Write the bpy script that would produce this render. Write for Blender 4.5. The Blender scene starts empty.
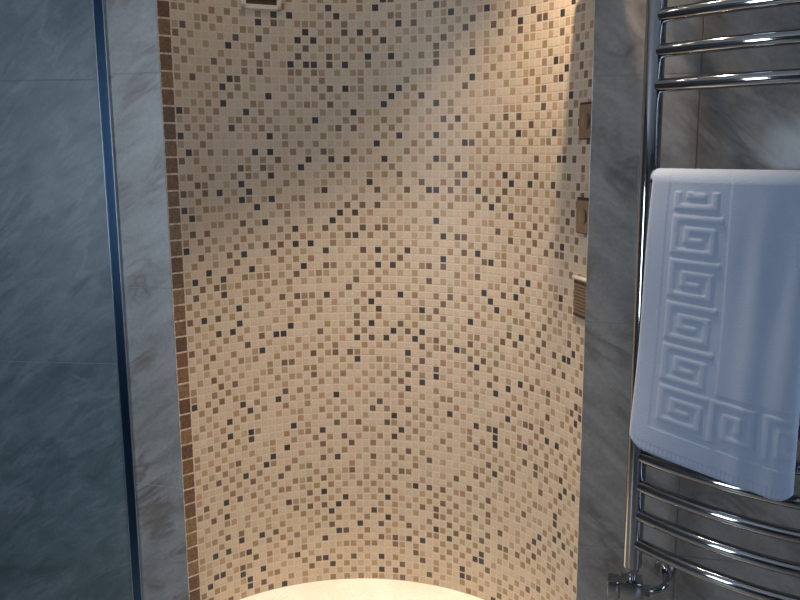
import bpy, bmesh, math, random
from mathutils import Vector, Matrix
C = bpy.context.scene.collection
random.seed(11)
PI = math.pi

# ------------------------------------------------------------------ camera
cam = bpy.data.cameras.new('camera')
cam.sensor_width = 36.0
cam.lens = 850 * 36.0 / 800
cam.clip_start = 0.02
camo = bpy.data.objects.new('camera', cam)
camo.location = (0, 0, 1.42)
camo.rotation_euler = (math.radians(90 - 10.1), math.radians(0.42), 0)
C.objects.link(camo)
bpy.context.scene.camera = camo

# ------------------------------------------------------------------ world, lights, exposure
w = bpy.data.worlds.new('world')
bpy.context.scene.world = w
w.use_nodes = True
w.node_tree.nodes['Background'].inputs[0].default_value = (0.55, 0.72, 1.0, 1)
w.node_tree.nodes['Background'].inputs[1].default_value = 1.2
vs = bpy.context.scene.view_settings
vs.view_transform = 'Standard'
vs.look = 'None'
vs.gamma = 1.0
vs.use_curve_mapping = False
vs.exposure = 0.0

def area(name, loc, direction, sx, sy, power, col):
    l = bpy.data.lights.new(name, 'AREA')
    l.shape = 'RECTANGLE'; l.size = sx; l.size_y = sy
    l.energy = power; l.color = col
    o = bpy.data.objects.new(name, l)
    o.location = loc
    o.rotation_euler = Vector(direction).to_track_quat('-Z', 'Y').to_euler()
    C.objects.link(o)
    return o
# daylight coming in through the bathroom window behind the camera; the two side panels are added lights
area('window_daylight', (0.60, -1.36, 1.12), (0, 1, 0), 0.30, 0.84, 3.5, (0.66, 0.82, 1.0))
area('right_added_light', (1.96, 0.95, 0.98), (-1, 0.1, 0), 0.6, 1.0, 9, (0.66, 0.82, 1.0))  # added panel that gives the radiator post its bright line
area('left_added_light', (-2.06, 0.62, 1.35), (1, 0.1, 0), 0.45, 1.1, 23, (0.72, 0.85, 1.0))  # added panel, sized and placed for the highlights on the rails

# ------------------------------------------------------------------ materials
def nmat(name):
    m = bpy.data.materials.new(name); m.use_nodes = True
    nt = m.node_tree
    return m, nt, nt.nodes['Principled BSDF']

def simple(name, col, rough=0.5, metal=0.0, bump=0.0, bscale=200):
    m, nt, p = nmat(name)
    p.inputs['Roughness'].default_value = rough
    p.inputs['Metallic'].default_value = metal
    tc = nt.nodes.new('ShaderNodeTexCoord')
    n = nt.nodes.new('ShaderNodeTexNoise'); n.inputs['Scale'].default_value = bscale
    nt.links.new(tc.outputs['Object'], n.inputs['Vector'])
    r = nt.nodes.new('ShaderNodeMapRange')
    r.inputs['To Min'].default_value = 0.94; r.inputs['To Max'].default_value = 1.06
    nt.links.new(n.outputs['Fac'], r.inputs['Value'])
    mx = nt.nodes.new('ShaderNodeVectorMath'); mx.operation = 'SCALE'
    mx.inputs[0].default_value = col
    nt.links.new(r.outputs[0], mx.inputs['Scale'])
    nt.links.new(mx.outputs[0], p.inputs['Base Color'])
    if bump:
        b = nt.nodes.new('ShaderNodeBump'); b.inputs['Strength'].default_value = bump
        b.inputs['Distance'].default_value = 0.002
        nt.links.new(n.outputs['Fac'], b.inputs['Height'])
        nt.links.new(b.outputs[0], p.inputs['Normal'])
    return m

def stone(name, base, light, vein, rough=0.22, seed=0.0, veinamt=0.6, scale=1.0, tilt=0.6):
    """grey veined stone tile"""
    m, nt, p = nmat(name)
    N = nt.nodes.new; L = nt.links.new
    tc = N('ShaderNodeTexCoord')
    mp = N('ShaderNodeMapping')
    mp.inputs['Location'].default_value = (seed, seed * 1.7, seed * 0.6)
    mp.inputs['Rotation'].default_value = (0, tilt, 0.3)
    mp.inputs['Scale'].default_value = (scale, scale, scale)
    L(tc.outputs['Object'], mp.inputs['Vector'])
    mp2 = N('ShaderNodeMapping')                 # stretched along the bedding
    mp2.inputs['Scale'].default_value = (1.0, 1.0, 3.2)
    L(mp.outputs[0], mp2.inputs['Vector'])
    n1 = N('ShaderNodeTexNoise'); n1.inputs['Scale'].default_value = 3.0; n1.inputs['Detail'].default_value = 9
    n1.inputs['Roughness'].default_value = 0.62; n1.inputs['Distortion'].default_value = 0.6
    L(mp2.outputs[0], n1.inputs['Vector'])
    r1 = N('ShaderNodeValToRGB')
    r1.color_ramp.elements[0].position = 0.33; r1.color_ramp.elements[0].color = (*base, 1)
    r1.color_ramp.elements[1].position = 0.68; r1.color_ramp.elements[1].color = (*light, 1)
    L(n1.outputs['Fac'], r1.inputs['Fac'])
    n2 = N('ShaderNodeTexNoise'); n2.inputs['Scale'].default_value = 2.1; n2.inputs['Detail'].default_value = 6
    n2.inputs['Distortion'].default_value = 1.1
    L(mp2.outputs[0], n2.inputs['Vector'])
    ab = N('ShaderNodeMath'); ab.operation = 'SUBTRACT'; ab.inputs[1].default_value = 0.5
    L(n2.outputs['Fac'], ab.inputs[0])
    ab2 = N('ShaderNodeMath'); ab2.operation = 'ABSOLUTE'; L(ab.outputs[0], ab2.inputs[0])
    mr = N('ShaderNodeMapRange'); mr.inputs['From Min'].default_value = 0.0; mr.inputs['From Max'].default_value = 0.075
    mr.inputs['To Min'].default_value = veinamt * 0.7; mr.inputs['To Max'].default_value = 0.0
    L(ab2.outputs[0], mr.inputs['Value'])
    # break the veins up
    n3 = N('ShaderNodeTexNoise'); n3.inputs['Scale'].default_value = 4.5
    L(mp.outputs[0], n3.inputs['Vector'])
    m3 = N('ShaderNodeMapRange'); m3.inputs['From Min'].default_value = 0.45; m3.inputs['From Max'].default_value = 0.6
    L(n3.outputs['Fac'], m3.inputs['Value'])
    mu = N('ShaderNodeMath'); mu.operation = 'MULTIPLY'
    L(mr.outputs[0], mu.inputs[0]); L(m3.outputs[0], mu.inputs[1])
    mix = N('ShaderNodeMix'); mix.data_type = 'RGBA'
    L(mu.outputs[0], mix.inputs[0]); L(r1.outputs[0], mix.inputs[6])
    mix.inputs[7].default_value = (*vein, 1)
    # fine grain
    n4 = N('ShaderNodeTexNoise'); n4.inputs['Scale'].default_value = 90; n4.inputs['Detail'].default_value = 3
    L(tc.outputs['Object'], n4.inputs['Vector'])
    m4 = N('ShaderNodeMapRange'); m4.inputs['To Min'].default_value = 0.8; m4.inputs['To Max'].default_value = 1.2
    L(n4.outputs['Fac'], m4.inputs['Value'])
    sc = N('ShaderNodeVectorMath'); sc.operation = 'SCALE'
    L(mix.outputs[2], sc.inputs[0]); L(m4.outputs[0], sc.inputs['Scale'])
    L(sc.outputs[0], p.inputs['Base Color'])
    p.inputs['Roughness'].default_value = rough
    return m

def attr_tile(name, rough, grain, gscale=260):
    """tile colour per face from the 'col' attribute, with stone grain inside each tile"""
    m, nt, p = nmat(name)
    N = nt.nodes.new; L = nt.links.new
    a = N('ShaderNodeAttribute'); a.attribute_name = 'col'
    tc = N('ShaderNodeTexCoord')
    n = N('ShaderNodeTexNoise'); n.inputs['Scale'].default_value = gscale; n.inputs['Detail'].default_value = 4
    L(tc.outputs['Object'], n.inputs['Vector'])
    r = N('ShaderNodeMapRange'); r.inputs['From Min'].default_value = 0.25; r.inputs['From Max'].default_value = 0.75
    r.inputs['To Min'].default_value = 1 - grain; r.inputs['To Max'].default_value = 1 + grain
    L(n.outputs['Fac'], r.inputs['Value'])
    sc = N('ShaderNodeVectorMath'); sc.operation = 'SCALE'
    L(a.outputs['Color'], sc.inputs[0]); L(r.outputs[0], sc.inputs['Scale'])
    L(sc.outputs[0], p.inputs['Base Color'])
    p.inputs['Roughness'].default_value = rough
    return m

def chrome_mat(name, col=(0.39, 0.40, 0.415), rough=0.07):
    m = simple(name, col, rough, 1.0, 0.0, 30)
    return m

M = {}
M['mosaic'] = attr_tile('mosaic stone tiles', 0.45, 0.14)
M['border'] = attr_tile('brown marble border tiles', 0.35, 0.45, 120)
M['grey_left'] = stone('blue grey slate tile', (0.080, 0.115, 0.130), (0.165, 0.215, 0.24), (0.25, 0.29, 0.32), 0.42, 3.1, 0.6, 1.9)
M['grey_strip'] = stone('pale grey veined tile', (0.27, 0.265, 0.255), (0.42, 0.415, 0.405), (0.17, 0.125, 0.095), 0.38, 9.2, 1.0, 1.7)
M['grey_right'] = stone('charcoal veined tile', (0.22, 0.20, 0.185), (0.35, 0.325, 0.30), (0.11, 0.092, 0.082), 0.11, 1.9, 0.8, 1.3, -0.7)
M['grout_grey'] = simple('grey grout', (0.40, 0.41, 0.41), 0.8)
M['grout_dark'] = simple('dark grout', (0.24, 0.23, 0.22), 0.8)
M['grout_slate'] = simple('slate grout', (0.24, 0.28, 0.29), 0.8)
M['plaster'] = simple('white paint', (0.75, 0.76, 0.78), 0.7, 0, 0.1, 60)
M['darkwall'] = simple('grey bathroom tile', (0.20, 0.21, 0.22), 0.35)
M['floor'] = stone('grey floor tile', (0.12, 0.12, 0.125), (0.22, 0.22, 0.22), (0.1, 0.09, 0.08), 0.3, 5.0)
M['cream_stone'] = stone('cream travertine', (0.76, 0.70, 0.57), (0.88, 0.84, 0.73), (0.70, 0.62, 0.45), 0.4, 2.0, 0.3)
M['chrome'] = chrome_mat('polished chrome')
M['trim'] = chrome_mat('blue reflection steel trim', (0.07, 0.14, 0.25), 0.2)  # even blue stands for reflections, put into the metal's colour
M['trim_lip'] = chrome_mat('bright steel lip', (0.6, 0.64, 0.7), 0.25)
M['satin'] = chrome_mat('satin bronze', (0.29, 0.25, 0.21), 0.3)
M['bronze'] = chrome_mat('dark bronze', (0.16, 0.10, 0.05), 0.4)
M['cream_plastic'] = simple('cream plastic', (0.72, 0.60, 0.48), 0.4)
M['black'] = simple('black shadow gap and slot', (0.02, 0.02, 0.022), 0.5)
M['white_frame'] = simple('white window frame', (0.8, 0.8, 0.8), 0.4)
tm, nt, p = nmat('blue shaded white terry')
p.inputs['Base Color'].default_value = (0.36, 0.43, 0.56, 1)  # the blue shade on the white cloth is put into this colour
p.inputs['Roughness'].default_value = 0.95
p.inputs['Sheen Weight'].default_value = 0.3
tc = nt.nodes.new('ShaderNodeTexCoord')
n = nt.nodes.new('ShaderNodeTexNoise'); n.inputs['Scale'].default_value = 420; n.inputs['Detail'].default_value = 2
nt.links.new(tc.outputs['Object'], n.inputs['Vector'])
b = nt.nodes.new('ShaderNodeBump'); b.inputs['Strength'].default_value = 0.55; b.inputs['Distance'].default_value = 0.0015
nt.links.new(n.outputs['Fac'], b.inputs['Height']); nt.links.new(b.outputs[0], p.inputs['Normal'])
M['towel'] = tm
gm, nt, p = nmat('window glass')
p.inputs['Transmission Weight'].default_value = 1; p.inputs['Roughness'].default_value = 0.02
M['glass'] = gm
em, nt, p = nmat('lamp lens')
p.inputs['Emission Color'].default_value = (1, 0.85, 0.62, 1); p.inputs['Emission Strength'].default_value = 12
M['lens'] = em

# ------------------------------------------------------------------ mesh helpers
def build(name, bm, m, parent=None, smooth=False, recalc=True):
    if recalc:
        bmesh.ops.recalc_face_normals(bm, faces=bm.faces[:])
    me = bpy.data.meshes.new(name)
    bm.to_mesh(me); bm.free()
    mats = m if isinstance(m, (list, tuple)) else [m]
    for k in mats: me.materials.append(k)
    if smooth:
        me.polygons.foreach_set('use_smooth', [True] * len(me.polygons))
    o = bpy.data.objects.new(name, me)
    C.objects.link(o)
    if parent:
        o.parent = parent
    return o

def auto_smooth(o, deg=35):
    me = o.data
    bm = bmesh.new(); bm.from_mesh(me)
    for e in bm.edges:
        if len(e.link_faces) == 2 and e.calc_face_angle(0) > math.radians(deg):
            e.smooth = False
    for f in bm.faces: f.smooth = True
    bm.to_mesh(me); bm.free()

def tag(o, label=None, cat=None, group=None, kind=None):
    if label: o['label'] = label
    if cat: o['category'] = cat
    if group: o['group'] = group
    if kind: o['kind'] = kind
    return o

def empty(name, loc=(0, 0, 0), rz=0):
    o = bpy.data.objects.new(name, None); C.objects.link(o)
    o.location = loc; o.rotation_euler = (0, 0, rz); o.empty_display_size = 0.05
    return o

def box(bm, x0, x1, y0, y1, z0, z1, mat=None, bevel=0.0, mi=0):
    r = bmesh.ops.create_cube(bm, size=1.0)
    vs_ = r['verts']
    for v in vs_:
        v.co = Vector((x0 if v.co.x < 0 else x1, y0 if v.co.y < 0 else y1, z0 if v.co.z < 0 else z1))
    fs = list({f for v in vs_ for f in v.link_faces})
    for f in fs: f.material_index = mi
    if bevel:
        es = list({e for v in vs_ for e in v.link_edges})
        rr = bmesh.ops.bevel(bm, geom=es, offset=bevel, segments=2, affect='EDGES', profile=0.5)
        vs_ = list({v for f in rr['faces'] for v in f.verts} | {v for v in vs_ if v.is_valid})
    if mat:
        bmesh.ops.transform(bm, matrix=mat, verts=[v for v in vs_ if v.is_valid])

def tube(bm, pts, r, seg=20, squash=None, caps=True):
    """round tube along a list of points; r constant or list"""
    pts = [Vector(q) for q in pts]
    rings = []
    up0 = None
    for i, q in enumerate(pts):
        if i == 0: t = pts[1] - q
        elif i == len(pts) - 1: t = q - pts[-2]
        else: t = pts[i + 1] - pts[i - 1]
        t.normalize()
        if up0 is None:
            up0 = Vector((0, 0, 1)) if abs(t.z) < 0.9 else Vector((0, 1, 0))
        a = t.cross(up0).normalized(); bb = a.cross(t).normalized()
        up0 = bb
        rr = r[i] if isinstance(r, (list, tuple)) else r
        ring = []
        for k in range(seg):
            ang = 2 * PI * k / seg
            ca, sa = math.cos(ang), math.sin(ang)
            ring.append(bm.verts.new(q + a * rr * ca + bb * rr * sa))
        rings.append(ring)
    for i in range(len(rings) - 1):
        for k in range(seg):
            bm.faces.new((rings[i][k], rings[i][(k + 1) % seg], rings[i + 1][(k + 1) % seg], rings[i + 1][k]))
    if caps:
        bm.faces.new(rings[0][::-1]); bm.faces.new(rings[-1])

def frame_matrix(origin, xdir):
    """x along xdir (horizontal), z up, y = into the wall"""
    x = Vector(xdir).normalized(); z = Vector((0, 0, 1)); y = z.cross(x)
    m = Matrix((x, y, z)).transposed().to_4x4()
    m.translation = Vector(origin)
    return m

# ------------------------------------------------------------------ plan of the place
TOP = 2.40
ALPHA = math.radians(15)
U = Vector((math.cos(ALPHA), -math.sin(ALPHA), 0))        # along the fronting wall, to the right
NRM = Vector((-math.sin(ALPHA), -math.cos(ALPHA), 0))     # out of the wall, towards the room
EL = Vector((-0.6545, 2.3959, 0))                           # left jamb of the niche
ER = Vector((0.4625, 2.0966, 0))                          # right jamb of the niche
CC = Vector((-0.14, 2.016)); R = 0.63                     # the curved shower wall
A0, A1 = math.radians(135), math.radians(8.6)
ARC0 = Vector((CC.x + R * math.cos(A0), CC.y + R * math.sin(A0)))
ST = (ARC0 - EL.xy).length
LEN = ST + R * (A0 - A1)
def plan(s, off=0.0):
    """point on the curved wall, s metres from the left jamb, off metres towards the room"""
    if s < ST:
        t = s / ST
        q = EL.xy.lerp(ARC0, t)
        d = (ARC0 - EL.xy).normalized()
        nin = Vector((d.y, -d.x))
        return q + nin * off
    a = A0 - (s - ST) / R
    return Vector((CC.x + (R - off) * math.cos(a), CC.y + (R - off) * math.sin(a)))

# ------------------------------------------------------------------ curved mosaic wall
PITCH = 0.02335; GAP = 0.0040
GROUT = (0.61, 0.49, 0.365)
CREAM = [(0.565, 0.445, 0.325), (0.585, 0.465, 0.345), (0.55, 0.43, 0.31), (0.58, 0.445, 0.325), (0.58, 0.435, 0.325), (0.56, 0.455, 0.335)]
def pick_dark():
    v = random.random()
    if v < 0.46: return random.choice([(0.41, 0.28, 0.175), (0.37, 0.25, 0.155), (0.42, 0.28, 0.18), (0.38, 0.29, 0.17), (0.44, 0.33, 0.225)])
    if v < 0.73: return random.choice([(0.30, 0.19, 0.115), (0.27, 0.185, 0.12), (0.34, 0.21, 0.12), (0.31, 0.225, 0.12)])
    if v < 0.88: return random.choice([(0.16, 0.105, 0.07), (0.13, 0.088, 0.062), (0.18, 0.11, 0.075)])
    return random.choice([(0.05, 0.042, 0.042), (0.07, 0.05, 0.043), (0.045, 0.038, 0.035)])
def tiles(name, s0, ncol, pw, nrow, ph, colour, mat, thick=0.0013):
    bm = bmesh.new()
    lay = bm.loops.layers.float_color.new('col')
    def face(vv, col):
        f = bm.faces.new(vv)
        for l in f.loops: l[lay] = (*col, 1)
    def P(s, z, off):
        q = plan(s, off); return bm.verts.new((q.x, q.y, z))
    cols = {}
    for i in range(ncol):
        for k in range(nrow):
            c = colour(i, k, cols); cols[(i, k)] = c
            sa, sb = s0 + i * pw + GAP / 2, s0 + (i + 1) * pw - GAP / 2
            za, zb = k * ph + GAP / 2, (k + 1) * ph - GAP / 2
            b_ = 0.0006
            o4 = [P(sa, za, 0), P(sb, za, 0), P(sb, zb, 0), P(sa, zb, 0)]
            i4 = [P(sa + b_, za + b_, thick), P(sb - b_, za + b_, thick), P(sb - b_, zb - b_, thick), P(sa + b_, zb - b_, thick)]
            face(i4, c)
            for q in range(4):
                face([o4[q], o4[(q + 1) % 4], i4[(q + 1) % 4], i4[q]], c)
    # grout bed
    n = 80
    for i in range(n):
        sa, sb = s0 + ncol * pw * i / n, s0 + ncol * pw * (i + 1) / n
        face([P(sa, 0, 0.0008), P(sb, 0, 0.0008), P(sb, nrow * ph, 0.0008), P(sa, nrow * ph, 0.0008)], GROUT)
    # back of the wall, so that it has a thickness
        face([P(sa, 0, -0.06), P(sb, 0, -0.06), P(sb, nrow * ph, -0.06), P(sa, nrow * ph, -0.06)], GROUT)
    o = build(name, bm, mat, recalc=False)
    return o

def mosaic_colour(i, k, cols):
    """the coloured stones sit mostly corner to corner among the cream ones"""
    near = [cols.get((i - 1, k)), cols.get((i, k - 1))]
    n = sum(1 for q in near if q and q[1] < 0.38)
    p_ = (0.82, 0.20, 0.08)[n]
    c = pick_dark() if random.random() < p_ else random.choice(CREAM)
    j = random.uniform(0.97, 1.03) if c[1] > 0.40 else random.uniform(0.9, 1.06)
    return tuple(q * j for q in c)
BW = 0.0405
nrow = int(TOP / PITCH)
ncol = int((LEN - BW) / PITCH)
wb = tiles('wall_back', BW, ncol, PITCH, nrow, PITCH, mosaic_colour, M['mosaic'])
tag(wb, 'curved shower wall covered in small cream, tan and dark brown mosaic squares', kind='structure')
def border_colour(i, k, cols):
    return random.choice([(0.17, 0.085, 0.04), (0.14, 0.072, 0.038), (0.19, 0.105, 0.05), (0.22, 0.13, 0.06), (0.12, 0.06, 0.035)])
tb = tiles('trim_1', 0, 1, BW, int(TOP / (2 * PITCH)), PITCH * 2, border_colour, M['border'])
tag(tb, 'column of larger brown marble tiles edging the left side of the mosaic wall', kind='structure')

# ------------------------------------------------------------------ flat tiled walls
def tiled_wall(name, origin, udir, u0, u1, useams, zseams, mat, label, depth=0.10, gap=0.0022):
    """slabs of stone with open joints on a grout bed; face lies in the plane through origin"""
    bm = bmesh.new()
    us = [u0] + [q for q in useams if u0 < q < u1] + [u1]
    zs = [0] + list(zseams) + [TOP]
    for i in range(len(us) - 1):
        for k in range(len(zs) - 1):
            a = us[i] + (gap / 2 if i else 0); b_ = us[i + 1] - (gap / 2 if i < len(us) - 2 else 0)
            c = zs[k] + (gap / 2 if k else 0); d = zs[k + 1] - (gap / 2 if k < len(zs) - 2 else 0)
            box(bm, a, b_, 0.0, 0.010, c, d, None, 0.0006, 0)
    box(bm, u0 + 0.0001, u1 - 0.0001, 0.0012, depth, 0, TOP, None, 0, 1)
    o = build(name, bm, [mat, {'wall_left': M['grout_grey'], 'wall_left_outer': M['grout_slate']}.get(name, M['grout_dark'])])
    o.matrix_world = frame_matrix(origin, udir)
    tag(o, label, kind='structure')
    return o
# pale strip between the steel trim and the mosaic
tiled_wall('wall_left', EL, U, -0.157, 0.0, [], [0.428, 1.030, 1.629], M['grey_strip'],
           'narrow pale grey stone jamb between the steel trim and the brown tile column', 0.08)
# large slate wall further left, standing a little proud of the strip
A2 = math.radians(7)
LC = EL + U * -0.157 + NRM * 0.002
UL = Vector((math.cos(A2), -math.sin(A2), 0))
tiled_wall('wall_left_outer', LC, UL, -1.45, -0.032, [-0.62, -1.22], [0.0001 + 0.0, 0.80, 1.616][1:], M['grey_left'],
           'blue grey slate tiled wall left of the steel trim', 0.08)
# right hand wall carrying the radiator
tiled_wall('wall_right', ER, U, 0.0, 1.60, [0.245, 0.845, 1.445], [0.387, 0.987, 1.587], M['grey_right'],
           'charcoal veined stone wall behind the chrome towel radiator', 0.08)

# steel trim: flat channel with two bright lips
def strip(name, x0, x1, d, m, parent=None):
    bm = bmesh.new(); box(bm, x0, x1, -d, 0.0, 0.0, TOP, None, 0.0008)
    return build(name, bm, m, parent)
tr = strip('trim_2', -0.0300, -0.0025, 0.006, M['trim'])
tr.matrix_world = frame_matrix(EL + U * -0.157 + NRM * 0.0005, U)
strip('trim_lip', -0.0335, -0.0300, 0.0085, M['trim_lip'], tr); strip('trim_lip', -0.0025, 0.0005, 0.0085, M['trim_lip'], tr)
tag(tr, 'steel channel, blue reflections put into its colour, where the slate wall meets the pale grey jamb', kind='structure')

# ------------------------------------------------------------------ floors, ceiling, the room behind the camera
XL, XR, YB = -2.05, 1.95, -1.30
bm = bmesh.new()
pts = [plan(LEN * i / 60, 0.0) for i in range(61)]
top = [bm.verts.new((q.x, q.y, 0.0)) for q in pts]; bot = [bm.verts.new((q.x, q.y, -0.03)) for q in pts]
bm.faces.new(top[::-1]); bm.faces.new(bot)
for i in range(61):
    j = (i + 1) % 61
    bm.faces.new((top[i], top[j], bot[j], bot[i]))
o = build('floor_niche', bm, M['cream_stone'])
tag(o, 'cream stone shower floor following the curved mosaic wall', kind='structure')

def slab(name, poly, z0, z1, m, label):
    bm = bmesh.new()
    a = [bm.verts.new((x, y, z0)) for x, y in poly]; b_ = [bm.verts.new((x, y, z1)) for x, y in poly]
    n = len(poly)
    bm.faces.new(a[::-1]); bm.faces.new(b_)
    for i in range(n):
        bm.faces.new((a[i], a[(i + 1) % n], b_[(i + 1) % n], b_[i]))
    o = build(name, bm, m); tag(o, label, kind='structure'); return o
lw = LC + UL * -1.45
rw = ER + U * 1.60
room = [(XL, YB), (XR, YB), (rw.x, rw.y), (ER.x, ER.y), (EL.x, EL.y), (LC.x, LC.y), (XL, lw.y)]
slab('floor', room, -0.03, 0.0, M['floor'], 'grey tiled bathroom floor')
slab('ceiling', [(XL - .1, YB - .2), (XR + .1, YB - .2), (XR + .1, 2.9), (XL - .1, 2.9)], TOP, TOP + 0.06, M['plaster'], 'white bathroom ceiling')
bm = bmesh.new()   # rear wall with the window opening
WX0, WX1, WZ0, WZ1 = 0.38, 0.82, 0.68, 1.56
for x0, x1, z0, z1 in ((XL - .1, WX0, 0, TOP), (WX1, XR + .1, 0, TOP), (WX0, WX1, 0, WZ0), (WX0, WX1, WZ1, TOP)):
    box(bm, x0, x1, YB - 0.12, YB, z0, z1)
tag(build('wall_rear', bm, M['darkwall']), 'grey bathroom wall behind the camera with a window', kind='structure')
bm = bmesh.new()
for x0, x1, z0, z1 in ((WX0, WX1, WZ0, WZ0 + .04), (WX0, WX1, WZ1 - .04, WZ1), (WX0, WX0 + .04, WZ0, WZ1), (WX1 - .04, WX1, WZ0, WZ1),
                       (0.52, 0.535, WZ0, WZ1), (0.665, 0.68, WZ0, WZ1), (WX0, WX1, 1.40, 1.42), (WX0, WX1, 1.1, 1.12)):
    box(bm, x0, x1, YB - 0.035, YB - 0.005, z0, z1)
tag(build('window_1', bm, M['white_frame']), 'white framed window behind the camera', kind='structure')
bm = bmesh.new()   # left side wall with an opening for the added light
for y0, y1, z0, z1 in ((YB, 0.36, 0, TOP), (0.88, 2.75, 0, TOP), (0.36, 0.88, 0, 0.75), (0.36, 0.88, 1.95, TOP)):
    box(bm, XL - 0.1, XL, y0, y1, z0, z1)
tag(build('wall_side_left', bm, M['darkwall']), 'grey bathroom wall at the far left', kind='structure')
bm = bmesh.new()   # right side wall with an opening for the added light
for y0, y1, z0, z1 in ((YB, 0.6, 0, TOP), (1.3, 2.2, 0, TOP), (0.6, 1.3, 0, 0.42), (0.6, 1.3, 1.54, TOP)):
    box(bm, XR, XR + 0.1, y0, y1, z0, z1)
tag(build('wall_side_right', bm, M['darkwall']), 'grey bathroom wall at the far right', kind='structure')

# ------------------------------------------------------------------ ceiling downlights in the niche
def downlight(x, y, power, ang, label, blend=1.0, col=(1.0, 0.83, 0.64)):
    r = empty('ceiling_downlight', (x, y, TOP)); tag(r, label, 'ceiling light')
    bm = bmesh.new()
    seg = 40
    prof = [(0.030, -0.001), (0.032, -0.005), (0.042, -0.006), (0.045, -0.001)]
    rings = [[bm.verts.new((a * math.cos(2 * PI * k / seg), a * math.sin(2 * PI * k / seg), z)) for k in range(seg)] for a, z in prof]
    for i in range(4):
        j = (i + 1) % 4
        for k in range(seg):
            bm.faces.new((rings[i][k], rings[i][(k + 1) % seg], rings[j][(k + 1) % seg], rings[j][k]))
    build('bezel', bm, M['chrome'], r, True)
    bm = bmesh.new(); bmesh.ops.create_circle(bm, cap_ends=True, segments=32, radius=0.030)
    ob = build('lens', bm, M['lens'], r); ob.location = (0, 0, -0.002)
    l = bpy.data.lights.new('downlight_beam', 'SPOT')
    l.energy = power; l.color = col; l.spot_size = math.radians(ang); l.spot_blend = blend
    l.shadow_soft_size = 0.022
    lo = bpy.data.objects.new('downlight_beam', l); C.objects.link(lo); lo.parent = r; lo.location = (0, 0, -0.03)
downlight(-0.10, 2.12, 185, 56, 'round chrome ceiling downlight over the middle of the shower floor', 1.0, (1.0, 0.86, 0.70))
downlight(0.28, 2.06, 84, 84, 'round chrome ceiling downlight closest to the added shower head', 1.0, (1.0, 0.78, 0.54))
downlight(-0.28, 2.16, 3, 140, 'added faint fill light in a round chrome ceiling fitting, furthest to the left')  # extra faint fill for the niche, added beside the other two

# ------------------------------------------------------------------ towel radiator
P0 = Vector((0.5665, 1.952, 0)); W = 1.00; SAG = 0.240
def bar_pt(t, z, off=0.0):
    n = SAG * (1 - (1 - t / (W / 2)) ** 2)
    dn = SAG * 2 * (1 - t / (W / 2)) / (W / 2)
    tang = (U + NRM * dn).normalized()
    out = Vector((tang.y, -tang.x, 0))
    if out.dot(NRM) < 0: out = -out
    q = P0 + U * t + NRM * n + out * off
    return Vector((q.x, q.y, z))
rad = empty('towel_radiator', (P0.x, P0.y, 0.40))
tag(rad, 'chrome ladder towel radiator with bowed rails on the charcoal stone wall', 'radiator')
inv = Matrix.Translation(-Vector((P0.x, P0.y, 0.40)))
def rbuild(name, bm, m, parent=None, smooth=True):
    bmesh.ops.transform(bm, matrix=inv, verts=bm.verts[:])
    o = build(name, bm, m, parent or rad, False)
    auto_smooth(o, 40)
    return o
ZB, ZT = 0.398, 1.96
for t in (0.0, W):
    q = P0 + U * t
    bm = bmesh.new()
    rr = 0.0225
    zs = [ZB, ZB + 0.003, ZB + 0.008, ZT - 0.010, ZT - 0.004, ZT]
    rs = [rr - 0.005, rr - 0.001, rr, rr, rr - 0.004, rr - 0.012]
    tube(bm, [(q.x, q.y, z) for z in zs], rs, 40)
    rbuild('post', bm, M['chrome'])
groups = [[1.553 + .0745 * i for i in range(5)], [1.345 - .0745 * i for i in range(4)], [0.466 + .0745 * i for i in range(7)]]
RAILS = sorted(z for g in groups for z in g)
for z in RAILS:
    bm = bmesh.new()
    tube(bm, [bar_pt(0.012 + (W - 0.024) * i / 36, z) for i in range(37)], 0.0152, 24)
    rbuild('rail', bm, M['chrome'])
# wall brackets
for t in (0.0, W):
    for z in (0.585 + 0.0, 1.80):
        q = P0 + U * t + Vector((0, 0, z))
        bm = bmesh.new()
        tube(bm, [q - NRM * 0.015, q - NRM * 0.085], 0.009, 16)
        tube(bm, [q - NRM * 0.085, q - NRM * 0.0985], 0.019, 24)
        rbuild('wall_bracket', bm, M['chrome'])
# valve below each post
def valve(t, sgn):
    q = P0 + U * t
    fm = frame_matrix((q.x, q.y, 0), U)
    bm = bmesh.new()
    tube(bm, [(q.x, q.y, ZB + 0.002), (q.x, q.y, 0.360)], 0.0105, 20)
    tube(bm, [(q.x, q.y, ZB + 0.001), (q.x, q.y, ZB - 0.010)], 0.0165, 6)
    vb = rbuild('valve', bm, M['chrome'])
    bm = bmesh.new()          # square body with the turning head on the outside
    box(bm, -0.027, 0.027, -0.027, 0.027, 0.314, 0.368, fm, 0.003)
    o = rbuild('valve_body', bm, M['chrome'], vb)
    bm = bmesh.new()
    box(bm, min(-sgn * 0.028, -sgn * 0.058), max(-sgn * 0.028, -sgn * 0.058), -0.024, 0.024, 0.317, 0.365, fm, 0.004)
    o = rbuild('valve_head', bm, M['chrome'], vb)
    bm = bmesh.new()          # feed pipe to the wall
    P = [(0.016, 0, 0.340), (0.048, 0, 0.341), (0.068, 0.006, 0.345), (0.080, 0.018, 0.350), (0.083, 0.032, 0.352), (0.083, 0.092, 0.352)]
    tube(bm, [q + U * sgn * a_ - NRM * n_ + Vector((0, 0, z_)) for a_, n_, z_ in P], 0.0085, 18)
    tube(bm, [q + U * sgn * a_ + Vector((0, 0, 0.340)) for a_ in (0.020, 0.044)], 0.0140, 6)
    rbuild('feed_pipe', bm, M['chrome'], vb)
    bm = bmesh.new()
    tube(bm, [q + U * sgn * 0.083 - NRM * n_ + Vector((0, 0, 0.352)) for n_ in (0.074, 0.090, 0.0985)], [0.015, 0.025, 0.027], 28)
    rbuild('pipe_rosette', bm, M['chrome'], vb)
valve(0.0, 1); valve(W, -1)

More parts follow.
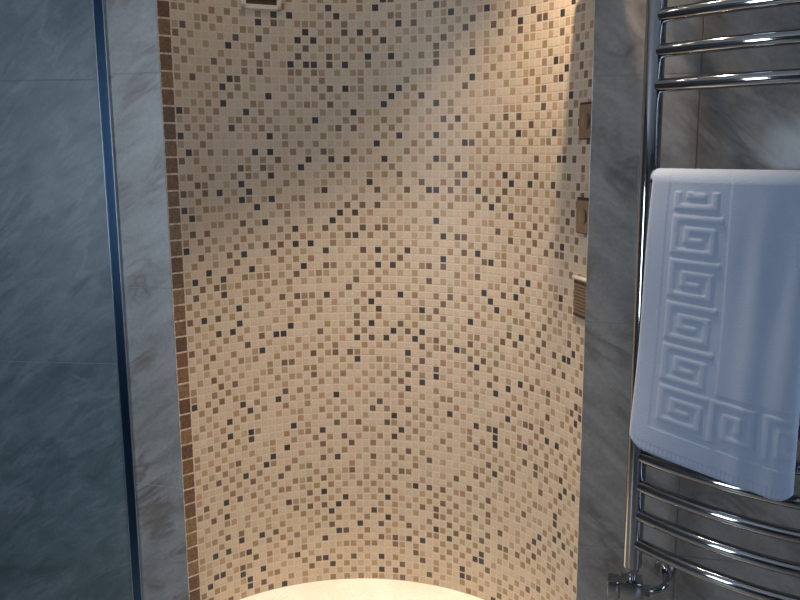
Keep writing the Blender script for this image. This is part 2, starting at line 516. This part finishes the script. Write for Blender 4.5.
# ------------------------------------------------------------------ towel over the rail
KEY = ["########", "#.......", "#.#####.", "#.#...#.", "#.###.#.", "#.....#.", "#######.", "........"]
UNIT = 0.094
TW = 0.293; LF = 0.615; LBK = 0.40
def keyh(a, b_):
    """a across the band 0..1, b_ along the band in units"""
    def cell(i, j):
        if i < 0 or i > 7: return 0.0
        return 1.0 if KEY[j % 8][i] == '#' else 0.0
    x = a * 8 - 0.5; y = b_ * 8 - 0.5
    i, j = math.floor(x), math.floor(y); fx, fy = x - i, y - j
    st = lambda v: min(1, max(0, (v - 0.25) * 2))
    fx, fy = st(fx), st(fy)
    return (cell(i, j) * (1 - fx) + cell(i + 1, j) * fx) * (1 - fy) + (cell(i, j + 1) * (1 - fx) + cell(i + 1, j + 1) * fx) * fy
def ridge(d, wd): return max(0.0, 1 - (d / wd) ** 2)
def relief(u, v):
    """u from the left edge, v down from the fold"""
    e = 0.0
    lb0, lb1 = 0.050, 0.050 + UNIT
    bb1 = LF - 0.075; bb0 = bb1 - UNIT
    h = 0.55                                    # full pile level of plain cloth
    inl = lb0 - 0.012 < u < lb1 + 0.010 and v < bb1 + 0.012
    inb = bb0 - 0.010 < v < bb1 + 0.012 and u > lb0 - 0.012
    if inl or inb:
        h = 0.0
        if lb0 < u < lb1 and 0.02 < v < bb1:
            h = keyh((u - lb0) / UNIT, (v - bb1) / UNIT)
        elif bb0 < v < bb1 and u > lb0:
            h = keyh((v - bb0) / UNIT, (u - lb0) / UNIT)
    if v > LF - 0.022:
        h = 0.35 + 0.25 * math.sin(u * 2 * PI / 0.008)
    return h * 0.0019
NU, NF, NA, NB = 150, 290, 10, 40
prof = []   # (kind, depth offset, z, v)
ZR = 1.345; RT = 0.0152 + 0.003
for i in range(NB):
    f = i / NB
    prof.append((-RT, ZR - LBK * (1 - f), -LBK * (1 - f)))
for i in range(NA):
    a = PI * (1 - i / NA)
    prof.append((RT * math.cos(a), ZR + RT * math.sin(a), 0.0))
for i in range(NF + 1):
    v = LF * i / NF
    prof.append((RT, ZR - v, v))
bm = bmesh.new()
def tpoint(iu, ip, layer):
    off, z, v = prof[ip]
    u = TW * iu / NU
    front = ip >= NB + NA
    back = ip < NB
    t = 0.021 + u
    if front:
        k = v / LF
        t -= 0.014 * k * (1 - u / TW) - 0.002
        # left lower corner swings slightly outward, hem soft
        off2 = off + 0.014 * k + 0.0035 * math.sin(u * 24 + 1.2) * k + 0.0022 * math.sin(u * 95 + 3 * v) * min(1, v * 6) * min(1, max(0, (u - 0.15) * 20)) + 0.002 * math.sin(v * 13 + u * 9)
        # rounded corners at the hem
        du = min(u, TW - u)
        if du < 0.028:
            z += 0.020 * (1 - du / 0.028) ** 2 * k ** 8
        z -= 0.034 * k * (u / TW)
        # gentle sag of the hem
        if layer: off2 += 0.0095 + relief(u, v)
        # pinch the edges
        if du < 0.008 and layer: off2 -= 0.004 * (1 - du / 0.008) ** 2
        if v > LF - 0.008 and layer: off2 -= 0.004 * ((v - LF + 0.008) / 0.008) ** 2
        return bar_pt(t, z, off2)
    if back:
        off2 = off - (0.0095 if layer else 0)
        return bar_pt(t, z, off2)
    k = (ip - NB) / NA
    a = PI * (1 - k)
    rr = RT + (0.0095 if layer else 0)
    if layer and k > 0.5: rr += relief(u, 0.0) * (k - 0.5) * 2
    return bar_pt(t, ZR + rr * math.sin(a), rr * math.cos(a))
NP = len(prof)
gout = [[bm.verts.new(tpoint(i, j, 1)) for i in range(NU + 1)] for j in range(NP)]
gin = [[bm.verts.new(tpoint(i, j, 0)) for i in range(NU + 1)] for j in range(NP)]
for g, flip in ((gout, False), (gin, True)):
    for j in range(NP - 1):
        for i in range(NU):
            q = (g[j][i], g[j][i + 1], g[j + 1][i + 1], g[j + 1][i])
            bm.faces.new(q[::-1] if flip else q)
for j in range(NP - 1):
    for i in (0, NU):
        bm.faces.new((gout[j][i], gout[j + 1][i], gin[j + 1][i], gin[j][i]))
for i in range(NU):
    for j in (0, NP - 1):
        bm.faces.new((gout[j][i], gout[j][i + 1], gin[j][i + 1], gin[j][i]))
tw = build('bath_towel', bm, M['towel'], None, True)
tag(tw, 'white terry bath towel with a raised Greek key border draped over the chrome radiator', 'towel')

# ------------------------------------------------------------------ fittings set in the right side of the curved wall
def s_of_angle(deg): return ST + R * (A0 - math.radians(deg))
def wall_frame(s, z, off=0.002):
    q = plan(s, off); q2 = plan(s + 0.002, off)
    d = Vector((q2.x - q.x, q2.y - q.y, 0)).normalized()
    return frame_matrix((q.x, q.y, z), d)       # x along wall to the right, y into the wall
def jet(z, deg, label):
    r = empty('body_jet'); tag(r, label, 'shower jet', 'square body jets on the mosaic wall')
    r.matrix_world = wall_frame(s_of_angle(deg), z)
    h = 0.046; g = 0.041
    bm = bmesh.new(); box(bm, -g, g, -0.004, 0.004, -h, h, None, 0.001)
    build('back_plate', bm, M['black'], r)  # black rim above and left stands in for the shadow gap
    bm = bmesh.new(); box(bm, -g + .005, g - .002, -0.0085, -0.003, -h + .003, h - .006, None, 0.002)
    build('face_plate', bm, M['satin'], r)
    bm = bmesh.new(); tube(bm, [(0.004, -0.008, -0.001), (0.004, -0.0105, -0.001), (0.004, -0.0115, -0.001)], [0.020, 0.020, 0.016], 32)
    auto_smooth(build('nozzle', bm, M['satin'], r), 30)
jet(1.485, 13.8, 'square bronze jet plate on the mosaic wall, topmost of the column by the right jamb')
jet(1.248, 13.9, 'square bronze jet plate on the mosaic wall, between the top jet and the ribbed outlet')
# ribbed outlet with a pale ledge
r = empty('wall_outlet'); tag(r, 'ribbed square outlet with a cream top ledge, lowest fitting beside the right jamb', 'wall outlet')
r.matrix_world = wall_frame(s_of_angle(13.6), 1.035)
h = 0.052; g = 0.042
bm = bmesh.new(); box(bm, -g, g, -0.007, 0.004, -h, h - 0.003, None, 0.001)
build('body', bm, M['satin'], r)
bm = bmesh.new(); box(bm, -g - .002, g, -0.013, 0.003, h - 0.003, h + 0.003, None, 0.001)
build('ledge', bm, M['cream_plastic'], r)
for k in range(9):
    bm = bmesh.new(); z = -h + 0.016 + k * 0.0088
    box(bm, -g + .006, g - .004, -0.0095, -0.0065, z - .0028, z + .0028, None, 0.001)
    build('rib', bm, M['satin'], r)
for z in (-h + 0.006, h - 0.012):
    bm = bmesh.new(); box(bm, -g + .003, g - .003, -0.0085, -0.0065, z - .003, z + .003)
    build('slot', bm, M['black'], r)

# framed plate near the top of the wall
def s_of_x(x): return s_of_angle(math.degrees(math.acos((x - CC.x) / R)))
r = empty('wall_vent'); tag(r, 'square cream framed bronze vent at the top of the mosaic wall', 'vent')
r.matrix_world = wall_frame(s_of_x(-0.403), 1.881)
h = 0.059; b_ = 0.0125
bm = bmesh.new()
box(bm, -h, h, -0.012, 0.010, -h, -h + b_, None, 0.0015); box(bm, -h, h, -0.012, 0.010, h - b_, h, None, 0.0015)
box(bm, -h, -h + b_, -0.012, 0.010, -h, h, None, 0.0015); box(bm, h - b_, h, -0.012, 0.010, -h, h, None, 0.0015)
build('frame', bm, M['cream_plastic'], r)
bm = bmesh.new(); box(bm, -h + b_ / 2, h - b_ / 2, -0.004, 0.008, -h + b_ / 2, h - b_ / 2)
build('grille', bm, M['bronze'], r)
for k in range(5):
    bm = bmesh.new(); z = -0.03 + k * 0.015
    box(bm, -h + b_, h - b_, -0.009, -0.003, z - .003, z + .003, None, .001)
    build('louvre', bm, M['bronze'], r)

# unseen square shower head, added above the view so that its plate shades the right of the wall
r = empty('added_shower_head'); tag(r, 'added unseen chrome shower head on a wall arm, shading the right of the niche', 'shower head')
xd = Vector((0.4165 - 0.3574, 2.2136 - 2.1761, 0)).normalized()
r.matrix_world = frame_matrix((0.4165, 2.2136, 1.875), xd)     # origin: back right corner of the plate
bm = bmesh.new(); box(bm, -0.12, 0.0, -0.15, 0.0, -0.006, 0.006, None, 0.002)
build('plate', bm, M['chrome'], r)
bm = bmesh.new(); tube(bm, [(-0.06, -0.075, 0.006), (-0.06, -0.075, 0.05), (-0.053, -0.075, 0.066), (-0.035, -0.075, 0.075), (0.036, -0.075, 0.075)], 0.010, 18)
auto_smooth(build('arm', bm, M['chrome'], r), 40)
